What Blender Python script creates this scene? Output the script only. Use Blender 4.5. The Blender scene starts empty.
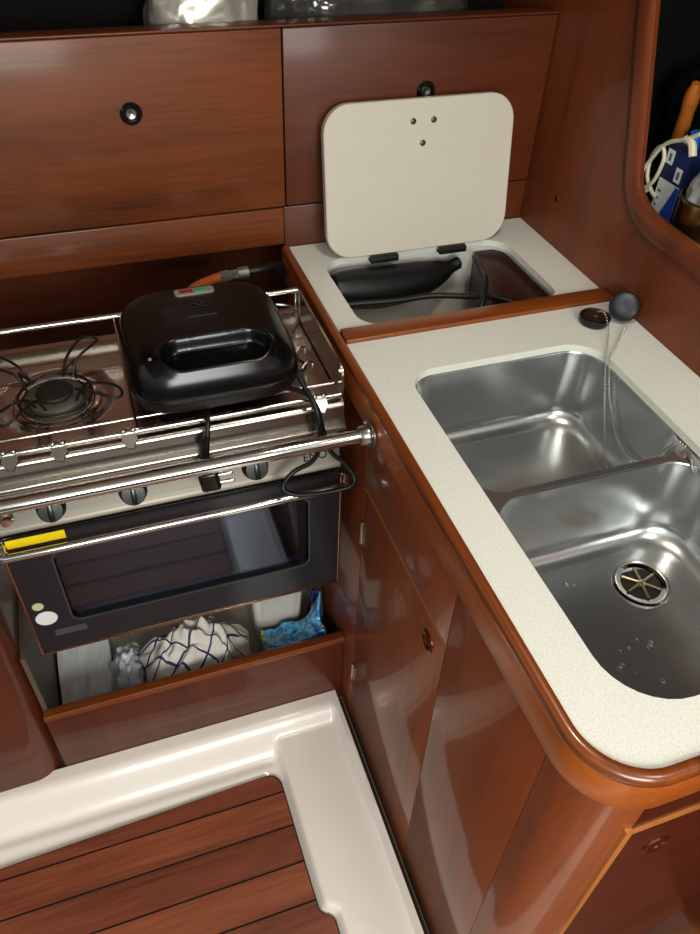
import bpy, bmesh, math, random
from mathutils import Vector, Matrix, noise
from mathutils.geometry import interpolate_bezier
random.seed(7)
PI = math.pi
scn = bpy.context.scene
COL = scn.collection

# ------------------------------------------------------------------ mesh helpers
class MB:
    def __init__(self): self.bm = bmesh.new()
    def _merge(self, other):
        me = bpy.data.meshes.new('tmp'); other.to_mesh(me); other.free()
        self.bm.from_mesh(me); bpy.data.meshes.remove(me)
    def box(self, x0, x1, y0, y1, z0, z1, bev=0.0, seg=2, mat=None):
        b = bmesh.new()
        bmesh.ops.create_cube(b, size=1)
        for v in b.verts:
            v.co = Vector(((x0+x1)/2 + v.co.x*(x1-x0), (y0+y1)/2 + v.co.y*(y1-y0), (z0+z1)/2 + v.co.z*(z1-z0)))
        if bev: bmesh.ops.bevel(b, geom=b.edges[:], offset=bev, segments=seg, profile=.5, affect='EDGES')
        if mat is not None: bmesh.ops.transform(b, matrix=mat, verts=b.verts)
        self._merge(b); return self
    def loft(self, loops, cap0=True, cap1=True, closed=True):
        bm = self.bm
        vs = [[bm.verts.new(p) for p in lp] for lp in loops]
        n = len(vs[0])
        for a, b in zip(vs, vs[1:]):
            for i in range(n if closed else n-1):
                j = (i+1) % n
                bm.faces.new((a[i], a[j], b[j], b[i]))
        if cap0 and n > 2: bm.faces.new(vs[0][::-1])
        if cap1 and n > 2: bm.faces.new(vs[-1])
        return self
    def tube(self, pts, r, n=10, closed=False, caps=True):
        pts = [Vector(p) for p in pts]; m = len(pts)
        rs = r if isinstance(r, (list, tuple)) else [r]*m
        tang = []
        for i in range(m):
            if closed: t = pts[(i+1) % m]-pts[i-1]
            else: t = pts[min(i+1, m-1)]-pts[max(i-1, 0)]
            tang.append(t.normalized())
        ref = Vector((0, 0, 1)) if abs(tang[0].z) < .9 else Vector((1, 0, 0))
        u = (ref - tang[0]*ref.dot(tang[0])).normalized()
        loops = []
        for i in range(m):
            t = tang[i]
            u = (u - t*u.dot(t)).normalized(); w = t.cross(u)
            loops.append([pts[i] + (u*math.cos(2*PI*k/n)+w*math.sin(2*PI*k/n))*rs[i] for k in range(n)])
        if closed: loops.append(loops[0]); 
        return self.loft(loops, caps and not closed, caps and not closed)
    def lathe(self, prof, center, axis=(0, 0, 1), n=32, cap0=True, cap1=True):
        q = Vector((0, 0, 1)).rotation_difference(Vector(axis).normalized())
        c = Vector(center)
        loops = [[c + q @ Vector((r*math.cos(2*PI*k/n), r*math.sin(2*PI*k/n), z)) for k in range(n)] for r, z in prof]
        return self.loft(loops, cap0, cap1)
    def ball(self, c, r, n=8):
        prof = [(max(r*math.sin(PI*i/n), 1e-5), -r*math.cos(PI*i/n)) for i in range(n+1)]
        return self.lathe(prof, c, n=n+2)
    def plate(self, outer, holes, fn, t0, t1):
        """flat plate with holes; fn(u, v, t) -> point; thickness runs from t0 to t1"""
        b = bmesh.new(); edges = []; rings = []
        for lp in [outer]+holes:
            vs = [b.verts.new((p[0], p[1], 0)) for p in lp]
            rings.append(vs)
            edges += [b.edges.new((vs[i], vs[(i+1) % len(vs)])) for i in range(len(vs))]
        bmesh.ops.triangle_fill(b, use_beauty=True, use_dissolve=False, edges=edges)
        tris = [[(v.co.x, v.co.y) for v in f.verts] for f in b.faces]
        b.free()
        bm = self.bm; cache = {}
        def V(u, v, t):
            k = (round(u, 6), round(v, 6), t)
            if k not in cache: cache[k] = bm.verts.new(fn(u, v, t))
            return cache[k]
        for tr in tris:
            bm.faces.new([V(*p, t0) for p in tr]); bm.faces.new([V(*p, t1) for p in tr[::-1]])
        for lp in [outer]+holes:
            for i in range(len(lp)):
                p, q = lp[i], lp[(i+1) % len(lp)]
                bm.faces.new((V(*p, t0), V(*q, t0), V(*q, t1), V(*p, t1)))
        return self
    def grid(self, nu, nv, fn, uv=False, closed_u=False):
        bm = self.bm
        vs = [[bm.verts.new(fn(i/nu, j/nv)) for j in range(nv+1)] for i in range(nu+1)]
        L = bm.loops.layers.uv.verify() if uv else None
        for i in range(nu):
            for j in range(nv):
                f = bm.faces.new((vs[i][j], vs[i+1][j], vs[i+1][j+1], vs[i][j+1]))
                if uv:
                    for l, (a, c) in zip(f.loops, ((i, j), (i+1, j), (i+1, j+1), (i, j+1))): l[L].uv = (a/nu, c/nv)
        return self
    def build(self, name, mat, parent=None, angle=38, recalc=True, origin=None):
        bm = self.bm
        bmesh.ops.remove_doubles(bm, verts=bm.verts, dist=1e-6)
        if recalc: bmesh.ops.recalc_face_normals(bm, faces=bm.faces)
        off = Vector((0, 0, 0))
        if parent is not None: off = ORIG[parent.name]
        elif origin is not None: off = Vector(origin)
        for v in bm.verts: v.co -= off
        me = bpy.data.meshes.new(name); bm.to_mesh(me); bm.free()
        for p in me.polygons: p.use_smooth = True
        me.set_sharp_from_angle(angle=math.radians(angle))
        me.materials.append(mat)
        o = bpy.data.objects.new(name, me); COL.objects.link(o)
        if parent is not None: o.parent = parent
        else: o.location = off
        ORIG[o.name] = off
        return o
ORIG = {}
def thing(name, label, cat, loc, group=None):
    o = bpy.data.objects.new(name, None); COL.objects.link(o)
    o.location = loc; o.empty_display_size = .05
    ORIG[o.name] = Vector(loc)
    o['label'] = label; o['category'] = cat
    if group: o['group'] = group
    return o
def tag(o, label, cat, group=None):
    o['label'] = label; o['category'] = cat
    if group: o['group'] = group
    return o
def struct(o): o['kind'] = 'structure'; return o
def rr(x0, x1, y0, y1, r, n=8):
    rs = r if isinstance(r, (list, tuple)) else [r]*4     # corners: x1y0, x1y1, x0y1, x0y0
    out = []
    for (cx, cy, a0, q) in ((x1-rs[0], y0+rs[0], -PI/2, 0), (x1-rs[1], y1-rs[1], 0, 1), (x0+rs[2], y1-rs[2], PI/2, 2), (x0+rs[3], y0+rs[3], PI, 3)):
        for k in range(n+1):
            a = a0 + PI/2*k/n
            out.append((cx+rs[q]*math.cos(a), cy+rs[q]*math.sin(a)))
    return out
def spline(ctrl, n=8):
    P = [Vector(p) for p in ctrl]; out = []
    for i in range(len(P)-1):
        p0, p1, p2, p3 = P[max(i-1, 0)], P[i], P[i+1], P[min(i+2, len(P)-1)]
        for k in range(n):
            t = k/n
            out.append(.5*((2*p1)+(-p0+p2)*t+(2*p0-5*p1+4*p2-p3)*t*t+(-p0+3*p1-3*p2+p3)*t**3))
    out.append(P[-1]); return out
def sst(a, b, x):
    t = min(1, max(0, (x-a)/(b-a))); return t*t*(3-2*t)
def fbm(p, s, o=3):
    v = 0; a = 1
    for i in range(o): v += a*noise.noise(Vector(p)*s); s *= 2.1; a *= .5
    return v

# ------------------------------------------------------------------ materials
def srgb(r, g, b):
    f = lambda c: c/12.92 if c <= .04045 else ((c+.055)/1.055)**2.4
    return (f(r/255), f(g/255), f(b/255), 1)
def base(name):
    m = bpy.data.materials.new(name); m.use_nodes = True
    return m, m.node_tree.nodes, m.node_tree.links, m.node_tree.nodes['Principled BSDF']
def plain(name, c, rough=.5, metal=0, coat=0, var=.0, vscale=20, bump=0, bscale=200, trans=0, alpha=1, ior=1.5, spec=.5):
    m, N, L, P = base(name)
    P.inputs['Roughness'].default_value = rough; P.inputs['Metallic'].default_value = metal
    P.inputs['Coat Weight'].default_value = coat; P.inputs['Coat Roughness'].default_value = .08
    P.inputs['Transmission Weight'].default_value = trans; P.inputs['Alpha'].default_value = alpha
    P.inputs['IOR'].default_value = ior; P.inputs['Specular IOR Level'].default_value = spec
    tc = N.new('ShaderNodeTexCoord')
    nz = N.new('ShaderNodeTexNoise'); nz.inputs['Scale'].default_value = vscale; nz.inputs['Detail'].default_value = 5
    L.new(tc.outputs['Object'], nz.inputs['Vector'])
    mx = N.new('ShaderNodeMix'); mx.data_type = 'RGBA'
    k = 1-var
    mx.inputs[6].default_value = (c[0]*k, c[1]*k, c[2]*k, 1); mx.inputs[7].default_value = (min(1, c[0]*(1+var)), min(1, c[1]*(1+var)), min(1, c[2]*(1+var)), 1)
    L.new(nz.outputs['Fac'], mx.inputs[0]); L.new(mx.outputs[2], P.inputs['Base Color'])
    if bump:
        n2 = N.new('ShaderNodeTexNoise'); n2.inputs['Scale'].default_value = bscale; n2.inputs['Detail'].default_value = 3
        L.new(tc.outputs['Object'], n2.inputs['Vector'])
        bp = N.new('ShaderNodeBump'); bp.inputs['Strength'].default_value = bump; bp.inputs['Distance'].default_value = .002
        L.new(n2.outputs['Fac'], bp.inputs['Height']); L.new(bp.outputs['Normal'], P.inputs['Normal'])
    return m
def wood(name, dark, light, axis='x', rough=.32, coat=.35, crough=.12, fine=70):
    m, N, L, P = base(name)
    tc = N.new('ShaderNodeTexCoord')
    def mapped(along, across):
        mp = N.new('ShaderNodeMapping'); s = [across]*3; s['xyz'.index(axis)] = along
        mp.inputs['Scale'].default_value = s; L.new(tc.outputs['Object'], mp.inputs['Vector']); return mp
    a = N.new('ShaderNodeTexNoise'); a.inputs['Scale'].default_value = 1; a.inputs['Detail'].default_value = 6; a.inputs['Roughness'].default_value = .6; a.inputs['Distortion'].default_value = .5
    L.new(mapped(1.6, 13).outputs[0], a.inputs['Vector'])
    b = N.new('ShaderNodeTexNoise'); b.inputs['Scale'].default_value = 1; b.inputs['Detail'].default_value = 4
    L.new(mapped(7, fine*3).outputs[0], b.inputs['Vector'])
    c = N.new('ShaderNodeTexNoise'); c.inputs['Scale'].default_value = 2.5; c.inputs['Detail'].default_value = 2
    L.new(tc.outputs['Object'], c.inputs['Vector'])
    ad = N.new('ShaderNodeMath'); ad.operation = 'MULTIPLY_ADD'; ad.inputs[1].default_value = .45
    L.new(b.outputs['Fac'], ad.inputs[0]); L.new(a.outputs['Fac'], ad.inputs[2])
    ad2 = N.new('ShaderNodeMath'); ad2.operation = 'MULTIPLY_ADD'; ad2.inputs[1].default_value = .35
    L.new(c.outputs['Fac'], ad2.inputs[0]); L.new(ad.outputs[0], ad2.inputs[2])
    rp = N.new('ShaderNodeValToRGB')
    rp.color_ramp.elements[0].position = .62; rp.color_ramp.elements[0].color = dark
    rp.color_ramp.elements[1].position = 1.0; rp.color_ramp.elements[1].color = light
    L.new(ad2.outputs[0], rp.inputs['Fac']); L.new(rp.outputs['Color'], P.inputs['Base Color'])
    P.inputs['Roughness'].default_value = rough
    P.inputs['Coat Weight'].default_value = coat; P.inputs['Coat Roughness'].default_value = crough
    bp = N.new('ShaderNodeBump'); bp.inputs['Strength'].default_value = .06; bp.inputs['Distance'].default_value = .001
    L.new(b.outputs['Fac'], bp.inputs['Height']); L.new(bp.outputs['Normal'], P.inputs['Normal'])
    return m
def brushed(name, c, rough=.25, axis='x', var=.12, streak=True):
    m, N, L, P = base(name)
    P.inputs['Metallic'].default_value = 1; P.inputs['Base Color'].default_value = c
    tc = N.new('ShaderNodeTexCoord'); mp = N.new('ShaderNodeMapping'); s = [260]*3
    if streak: s['xyz'.index(axis)] = 5
    else: s = [9, 9, 9]
    mp.inputs['Scale'].default_value = s; L.new(tc.outputs['Object'], mp.inputs['Vector'])
    nz = N.new('ShaderNodeTexNoise'); nz.inputs['Scale'].default_value = 1; nz.inputs['Detail'].default_value = 5
    L.new(mp.outputs[0], nz.inputs['Vector'])
    mr = N.new('ShaderNodeMapRange'); mr.inputs['To Min'].default_value = max(.02, rough-var); mr.inputs['To Max'].default_value = rough+var
    L.new(nz.outputs['Fac'], mr.inputs['Value']); L.new(mr.outputs[0], P.inputs['Roughness'])
    return m

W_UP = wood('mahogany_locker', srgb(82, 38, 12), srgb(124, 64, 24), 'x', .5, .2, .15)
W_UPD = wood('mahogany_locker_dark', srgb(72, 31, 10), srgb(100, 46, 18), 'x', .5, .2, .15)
W_BACK = wood('mahogany_recess', srgb(84, 34, 12), srgb(118, 54, 20), 'x', .45, .1, .3)
W_WALL = wood('mahogany_side', srgb(92, 41, 15), srgb(122, 58, 23), 'z', .5, .22, .14)
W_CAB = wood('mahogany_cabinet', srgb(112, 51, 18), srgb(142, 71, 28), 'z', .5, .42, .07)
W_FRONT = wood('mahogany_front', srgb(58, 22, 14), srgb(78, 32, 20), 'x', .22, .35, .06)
W_TRIM = wood('solid_trim', srgb(146, 72, 18), srgb(180, 98, 34), 'y', .4, .18, .2)
W_CAP = wood('edge_cap', srgb(98, 46, 15), srgb(132, 68, 26), 'y', .3, .45, .1)
W_TRIMX = wood('solid_trim_cross', srgb(106, 50, 16), srgb(140, 74, 28), 'x', .34, .3, .16)
W_EDGE = wood('pale_edge', srgb(160, 92, 40), srgb(192, 124, 62), 'z', .35, .4, .15)
W_LEFT = wood('mahogany_left', srgb(72, 29, 11), srgb(98, 42, 17), 'z', .5, .4, .08)
W_TEAK = wood('teak', srgb(84, 40, 24), srgb(138, 74, 48), 'x', .45, .12, .25, 60)
W_TEAK2 = wood('teak_warm', srgb(96, 46, 26), srgb(152, 84, 54), 'x', .45, .12, .25, 60)
M_CAULK = plain('caulk', srgb(22, 18, 16), .6)
M_GEL = plain('gelcoat', srgb(238, 228, 220), .28, coat=.3, var=.03, vscale=6)
M_CEIL = plain('ceiling_vinyl', srgb(225, 220, 208), .6)
def counter_mat():
    m, N, L, P = base('speckled_laminate')
    tc = N.new('ShaderNodeTexCoord'); v = N.new('ShaderNodeTexNoise'); v.inputs['Scale'].default_value = 420; v.inputs['Detail'].default_value = 2
    L.new(tc.outputs['Object'], v.inputs['Vector'])
    rp = N.new('ShaderNodeValToRGB'); e = rp.color_ramp.elements
    e[0].position = .30; e[0].color = srgb(211, 210, 200); e[1].position = .60; e[1].color = srgb(224, 224, 216)
    L.new(v.outputs['Fac'], rp.inputs['Fac']); L.new(rp.outputs['Color'], P.inputs['Base Color'])
    P.inputs['Roughness'].default_value = .38
    return m
M_TOP = counter_mat()
M_LID = plain('lid_laminate', srgb(204, 197, 183), .4, var=.03, vscale=60)
M_SINK = brushed('sink_steel', srgb(196, 198, 198), .24, streak=False, var=.01)
M_SINK.node_tree.nodes['Principled BSDF'].inputs['Metallic'].default_value = .9
M_STEEL = brushed('hob_steel', srgb(190, 182, 172), .2, 'x', .06)
M_PANEL = brushed('panel_steel', srgb(112, 106, 98), .42, 'x', .08)
M_CHROME = plain('polished_steel', srgb(215, 212, 208), .09, metal=1)
M_SATIN = plain('satin_steel', srgb(180, 176, 170), .28, metal=1)
M_BLK = plain('black_plastic', srgb(16, 16, 17), .3, coat=.3)
M_BLKS = plain('black_shell', srgb(9, 10, 11), .2, spec=.45)
M_BLKG = plain('black_gloss', srgb(10, 11, 12), .16, coat=.5)
M_CABLE = plain('black_rubber', srgb(17, 18, 19), .42)
M_IRON = plain('black_iron', srgb(24, 22, 20), .4)
M_BURN = plain('burner_alloy', srgb(112, 106, 96), .55, metal=.6, var=.3, vscale=60)
M_DOOR = plain('oven_door_black', srgb(32, 35, 40), .22, coat=.15)
M_CAV = plain('oven_cavity', srgb(150, 164, 190), .6)
M_CAVBAR = plain('oven_shelf', srgb(150, 158, 170), .35, metal=.4)
M_YEL = plain('yellow_label', srgb(238, 212, 20), .45)
M_WHITE = plain('white_paper', srgb(228, 228, 226), .6)
M_GREENW = plain('pale_green_sticker', srgb(196, 200, 160), .5)
M_GREYP = plain('grey_nameplate', srgb(74, 76, 80), .35)
M_LINER = plain('icebox_liner', srgb(222, 219, 212), .35)
M_BROWN = plain('brown_board', srgb(58, 24, 18), .35)
M_HOSE = plain('orange_hose', srgb(196, 104, 44), .5)
M_GREYM = plain('grey_fitting', srgb(128, 126, 120), .4, metal=.5)
M_BRASS = plain('brass', srgb(150, 128, 78), .28, metal=1, var=.2, vscale=40)
M_BRONZE = plain('bronze_ring', srgb(126, 66, 40), .25, metal=.8)
M_NAVY = plain('navy_card', srgb(30, 46, 92), .5)
M_BLUE = plain('blue_card', srgb(40, 82, 190), .5)
M_ROPE = plain('white_rope', srgb(216, 206, 184), .7)
M_BRUSHW = plain('handle_wood', srgb(172, 100, 34), .35, coat=.4, var=.25, vscale=50)
M_BLUEP = plain('blue_plastic', srgb(36, 110, 190), .4)
M_DARK = plain('recess_dark', srgb(15, 12, 10), .8, spec=.2)  # near-black, darkness of shelf back and compartment put into the colour
M_RED = plain('red_lens', srgb(150, 44, 30), .25)
M_GRN = plain('green_lens', srgb(70, 150, 120), .25)
M_SILV = plain('silver_bezel', srgb(170, 168, 162), .3, metal=.4)
M_EMB = plain('faint_emblem', srgb(52, 52, 56), .4)
M_TUB = plain('white_plastic', srgb(240, 234, 222), .4)
M_GREYW = plain('grey_side', srgb(98, 88, 76), .5)
M_PINK = plain('pink_edge', srgb(206, 120, 104), .4)
def glass_mat(name, tint, mixf, rough=.04):
    m, N, L, P = base(name)
    out = N['Material Output']
    tr = N.new('ShaderNodeBsdfTransparent'); tr.inputs['Color'].default_value = tint
    gl = N.new('ShaderNodeBsdfGlossy'); gl.inputs['Roughness'].default_value = rough
    fr = N.new('ShaderNodeFresnel'); fr.inputs['IOR'].default_value = 1.5
    ad = N.new('ShaderNodeMath'); ad.operation = 'MULTIPLY_ADD'; ad.inputs[1].default_value = .3; ad.inputs[2].default_value = mixf; ad.use_clamp = True
    L.new(fr.outputs[0], ad.inputs[0])
    mx = N.new('ShaderNodeMixShader'); L.new(ad.outputs[0], mx.inputs[0]); L.new(tr.outputs[0], mx.inputs[1]); L.new(gl.outputs[0], mx.inputs[2])
    L.new(mx.outputs[0], out.inputs['Surface']); N.remove(P)
    return m
M_GLASS = glass_mat('smoked_glass', (.62, .67, .76, 1), .006)
M_POLY = glass_mat('clear_polythene', (.86, .87, .88, 1), .12, .18)
def towel_mat():
    m, N, L, P = base('checked_cotton')
    uv = N.new('ShaderNodeTexCoord'); sp = N.new('ShaderNodeSeparateXYZ'); L.new(uv.outputs['UV'], sp.inputs[0])
    def line(sock, k):
        a = N.new('ShaderNodeMath'); a.operation = 'MULTIPLY'; a.inputs[1].default_value = k; L.new(sock, a.inputs[0])
        f = N.new('ShaderNodeMath'); f.operation = 'FRACT'; L.new(a.outputs[0], f.inputs[0])
        g = N.new('ShaderNodeMath'); g.operation = 'LESS_THAN'; g.inputs[1].default_value = .10; L.new(f.outputs[0], g.inputs[0]); return g
    su = N.new('ShaderNodeMath'); su.operation = 'ADD'; L.new(sp.outputs[0], su.inputs[0]); L.new(sp.outputs[1], su.inputs[1])
    di = N.new('ShaderNodeMath'); di.operation = 'SUBTRACT'; L.new(sp.outputs[0], di.inputs[0]); L.new(sp.outputs[1], di.inputs[1])
    a = line(su.outputs[0], 4.2); b = line(di.outputs[0], 4.2)
    s = N.new('ShaderNodeMath'); s.operation = 'ADD'; L.new(a.outputs[0], s.inputs[0]); L.new(b.outputs[0], s.inputs[1])
    rp = N.new('ShaderNodeValToRGB'); e = rp.color_ramp.elements; rp.color_ramp.interpolation = 'CONSTANT'
    e[0].color = srgb(222, 214, 204); e[1].position = .4; e[1].color = srgb(58, 62, 98)
    n = e.new(.9); n.color = srgb(34, 38, 74)
    h = N.new('ShaderNodeMath'); h.operation = 'MULTIPLY'; h.inputs[1].default_value = .5; L.new(s.outputs[0], h.inputs[0])
    L.new(h.outputs[0], rp.inputs['Fac']); L.new(rp.outputs['Color'], P.inputs['Base Color'])
    P.inputs['Roughness'].default_value = .85
    return m
M_TOWEL = towel_mat()
def bag_mat():
    m, N, L, P = base('printed_wrapper')
    tc = N.new('ShaderNodeTexCoord'); v = N.new('ShaderNodeTexNoise'); v.inputs['Scale'].default_value = 26; v.inputs['Detail'].default_value = 2; v.inputs['Distortion'].default_value = 1.2
    L.new(tc.outputs['Object'], v.inputs['Vector'])
    rp = N.new('ShaderNodeValToRGB'); rp.color_ramp.interpolation = 'CONSTANT'; e = rp.color_ramp.elements
    e[0].color = srgb(84, 60, 150); e[1].position = .34; e[1].color = srgb(60, 150, 215)
    for p, c in ((.45, srgb(110, 196, 232)), (.55, srgb(48, 120, 205)), (.60, srgb(240, 214, 50)), (.69, srgb(70, 150, 60))):
        q = e.new(p); q.color = c
    L.new(v.outputs['Fac'], rp.inputs['Fac']); L.new(rp.outputs['Color'], P.inputs['Base Color'])
    P.inputs['Roughness'].default_value = .25; P.inputs['Coat Weight'].default_value = .4
    return m
M_BAG = bag_mat()

# ------------------------------------------------------------------ setting
CX = .329            # face of the galley cabinet
# floor liner: moulded white tray as a height field
def floor_h(x, y):
    z = -.014
    # wall lip along the cooker side
    back = sst(.765, .835, y); z = z + back*.056
    ridge = math.exp(-((y-.752)/.010)**2)*.005; z += ridge*(1-sst(.12, .16, x))
    # platform on the cabinet side
    px = .157 + .022*sst(.462, .440, y)
    plat = sst(px-.006, px+.012, x)
    zp = .014 + .032*sst(.286+.017*(1-sst(.48, .80, y)), .306+.005*(1-sst(.48, .80, y)), x) + .028*sst(.80, .845, y)
    z = z*(1-plat) + max(zp, z)*plat
    return min(z, .042)
m = MB()
xs = [-.75 + i*(.312+.75)/212 for i in range(213)]
ys = [-.9 + j*(.6)/20 for j in range(20)] + [-.3 + j*(.858+.3)/210 for j in range(211)]
vs = [[m.bm.verts.new((x, y, floor_h(x, y))) for y in ys] for x in xs]
for i in range(len(xs)-1):
    for j in range(len(ys)-1): m.bm.faces.new((vs[i][j], vs[i+1][j], vs[i+1][j+1], vs[i][j+1]))
# skirts and corner upstand towards the cabinet
e = [vs[-1][j] for j in range(len(ys))]; lo = [m.bm.verts.new((.3125, y, -.06)) for y in ys]
for j in range(len(ys)-1): m.bm.faces.new((e[j], lo[j], lo[j+1], e[j+1]))
e = [vs[i][-1] for i in range(len(xs))]; lo = [m.bm.verts.new((x, .858, -.06)) for x in xs]
for j in range(len(xs)-1): m.bm.faces.new((e[j+1], lo[j+1], lo[j], e[j]))
fl = struct(m.build('floor', M_GEL, angle=60))
struct(MB().box(-.75, .81, -.9, .188, -.09, -.061).build('floor', M_GEL))
struct(MB().box(.3135, .81, -.9, .186, -.0605, -.001).build('floor', W_TEAK))
# strip standing in for the dark gap beside the cabinet, darkness in its colour
struct(MB().box(.306, .3285, -.3, .86, -.07, -.002).build('trim_1', plain('gap_dark', srgb(84, 66, 40), .9, spec=.05)))

# back of the boat behind cooker and cabinet
struct(MB().box(-1.0, .84, 1.45, 1.47, -.06, 1.95).build('wall_back', W_BACK))
struct(MB().box(-1.2, 1.2, -.25, 1.5, 1.95, 1.98).build('ceiling', M_CEIL))
# right wall with the locker opening
def arc(c, r, a0, a1, n=8): return [(c[0]+r*math.cos(a0+(a1-a0)*k/n), c[1]+r*math.sin(a0+(a1-a0)*k/n)) for k in range(n+1)]
opening = [(.20, 1.072), (.70, 1.072), (.80, 1.073), (.862, 1.0735), (.889, 1.076), (.911, 1.082), (.927, 1.091), (.938, 1.104), (.945, 1.120), (.951, 1.14), (.963, 1.18), (1.008, 1.32), (1.062, 1.50), (1.052, 1.56), (.99, 1.58), (.26, 1.58), (.205, 1.55)]
m = MB(); outer = [(-.9, -.02), (1.45, -.02), (1.45, 1.95), (-.9, 1.95)]
m.plate(outer, [opening], lambda u, v, t: (t, u, v), .806, .8115)
struct(m.build('wall_right', W_WALL, angle=30))
# rounded solid frame around that opening
n = len(opening); m = MB(); loops = []
for i in range(n):
    p = Vector(opening[i]); a = Vector(opening[i-1]); b = Vector(opening[(i+1) % n])
    t1 = (p-a).normalized(); t2 = (b-p).normalized(); t = (t1+t2).normalized(); nr = Vector((t.y, -t.x))   # away from the opening
    prof = [(0, .8115), (-.002, .803), (.003, .7985), (.010, .7965), (.024, .797), (.035, .7992), (.0405, .8055), (.02, .8058), (.004, .8115)]
    loops.append([Vector((x, p.x+nr.x*d, p.y+nr.y*d)) for d, x in prof])
loops.append(loops[0])
m.loft(loops, False, False)
struct(m.build('trim_2', W_WALL, angle=50))
# dark compartment behind the opening
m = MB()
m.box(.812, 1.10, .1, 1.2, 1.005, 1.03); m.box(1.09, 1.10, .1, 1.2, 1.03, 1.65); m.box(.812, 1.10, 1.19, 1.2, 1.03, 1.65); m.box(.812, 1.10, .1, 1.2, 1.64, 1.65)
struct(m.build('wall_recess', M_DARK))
m = MB().lathe([(0.0001, 0), (.005, .0005), (.0055, -.003)], (.8055, 1.141, .992), (-1, 0, 0), 16)
m.box(.8045, .8052, 1.1375, 1.1445, .9915, .9925)
tag(m.build('screw', M_BRASS), 'small brass screw head in the wooden side wall above the pale worktop', 'screw')

# ------------------------------------------------------------------ wall lockers above the cooker
t = thing('wall_locker', 'long dark mahogany wall locker with two doors above the cooker and icebox', 'locker', (.1, 1.26, .915))
m = MB()
m.box(-.9, .806, 1.262, 1.28, .918, 1.262)                       # front carcass behind doors
m.box(-.9, .806, 1.28, 1.449, .918, .935)                        # bottom
m.box(-.9, .806, 1.28, 1.449, 1.19, 1.205)                       # shelf on top
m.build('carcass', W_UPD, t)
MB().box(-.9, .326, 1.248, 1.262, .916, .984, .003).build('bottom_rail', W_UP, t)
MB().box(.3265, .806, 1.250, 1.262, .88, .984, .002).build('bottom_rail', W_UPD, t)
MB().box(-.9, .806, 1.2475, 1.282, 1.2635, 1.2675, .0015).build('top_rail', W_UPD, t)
MB().box(-.9, .806, 1.438, 1.449, 1.206, 1.70).build('back_sheet', M_DARK, t)  # dark sheet added to stand in for the shade behind the shelf
def latch(parent, c, axis, r=.0165):
    m = MB(); m.lathe([(r*.62, .0), (r, .0), (r, .003), (r*.85, .006), (r*.66, .006), (r*.6, .002)], c, axis, 28, False, False)
    o = m.build('finger_latch', M_BLKG, parent)
    a = Vector(axis); q = Vector(c)
    MB().lathe([(.0001, .0015), (r*.45, .0028), (r*.58, .001)], c, axis, 24, False, False).build('push_button', M_SATIN, o)
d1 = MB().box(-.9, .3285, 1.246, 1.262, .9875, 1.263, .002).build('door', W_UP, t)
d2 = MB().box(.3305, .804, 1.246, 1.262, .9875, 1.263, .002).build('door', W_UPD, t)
latch(d1, (.092, 1.246, 1.159), (0, -1, 0)); latch(d2, (.575, 1.246, 1.159), (0, -1, 0))

# packages lying on the shelf above
def crumple_pack(name, c, size, mat, seed, amp=.012):
    m = MB()
    def f(u, v):
        th = 2*PI*u; ph = PI*v
        e = .55
        cx, sx = math.cos(th), math.sin(th); cp, sp = math.cos(ph), math.sin(ph)
        sg = lambda a: math.copysign(abs(a)**e, a)
        p = Vector((sg(cx)*abs(sp)**e, sg(sx)*abs(sp)**e, -sg(cp)))
        q = Vector((p.x*size[0], p.y*size[1], p.z*size[2]))
        w = fbm(q+Vector((seed, seed*2, 0)), 22, 4)*amp
        return Vector(c)+q+p.normalized()*w
    m.grid(72, 40, f)
    return m.build(name, mat, origin=(c[0], c[1], c[2]-size[2]))
M_SILVF = plain('crumpled_foil', srgb(190, 186, 176), .22, metal=.55, var=.12, vscale=40)
M_DKF = plain('dark_film', srgb(62, 60, 56), .16, coat=.8, var=.4, vscale=25)
o = crumple_pack('plastic_package', (.226, 1.335, 1.272), (.083, .055, .062), M_SILVF, 1.3)
tag(o, 'crumpled shiny silvery plastic package on the top shelf above the left locker door', 'package')
o = crumple_pack('plastic_package', (.50, 1.345, 1.264), (.175, .055, .054), M_DKF, 5.1)
tag(o, 'long dark plastic wrapped package on the top shelf above the right locker door', 'package')

# ------------------------------------------------------------------ left cabinet with rounded corner
t = thing('side_cabinet', 'dark mahogany cabinet with a rounded corner beside the cooker', 'cabinet', (-.42, .87, .0))
pts = [(-.75, 1.44), (-.263, 1.44), (-.263, .915)] + [(-.323+.06*math.cos(-a), .905+.06*math.sin(-a)) for a in [PI/2*k/10 for k in range(11)]] + [(-.75, .835)]
MB().plate(pts, [], lambda u, v, q: (u, v, q), -.03, .98).build('body', W_LEFT, t, angle=30)
m = MB().lathe([(.010, 0), (.0135, .0), (.0135, .002), (.010, .003)], (-.372, .8425, .25), (0, -1, 0), 20, False, False)
m.build('ring_latch', M_BRONZE, t)

# ------------------------------------------------------------------ locker under the cooker
t = thing('bottom_locker', 'open mahogany locker bin below the cooker with a lighter top rail', 'locker', (.03, 1.0, .0))
MB().box(-.2625, .3285, .859, .875, .0, .224, .002).build('front_panel', W_LEFT, t)
m = MB(); m.loft([[(x, .8545+dy, .2242+dz) for dy, dz in ((0, 0), (0, .008), (.003, .012), (.016, .012), (.022, .009), (.024, 0))] for x in (-.262, .328)]); m.build('top_rail', W_TRIMX, t)
MB().box(-.2625, .3285, .876, 1.42, .055, .065).build('tray', M_TUB, t)
MB().box(-.2625, -.254, .876, 1.42, .066, .40).build('side_lining', M_GREYW, t)
m = MB().box(-.255, .325, 1.40, 1.42, .066, .42).build('back_sheet', M_TUB, t)

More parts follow.
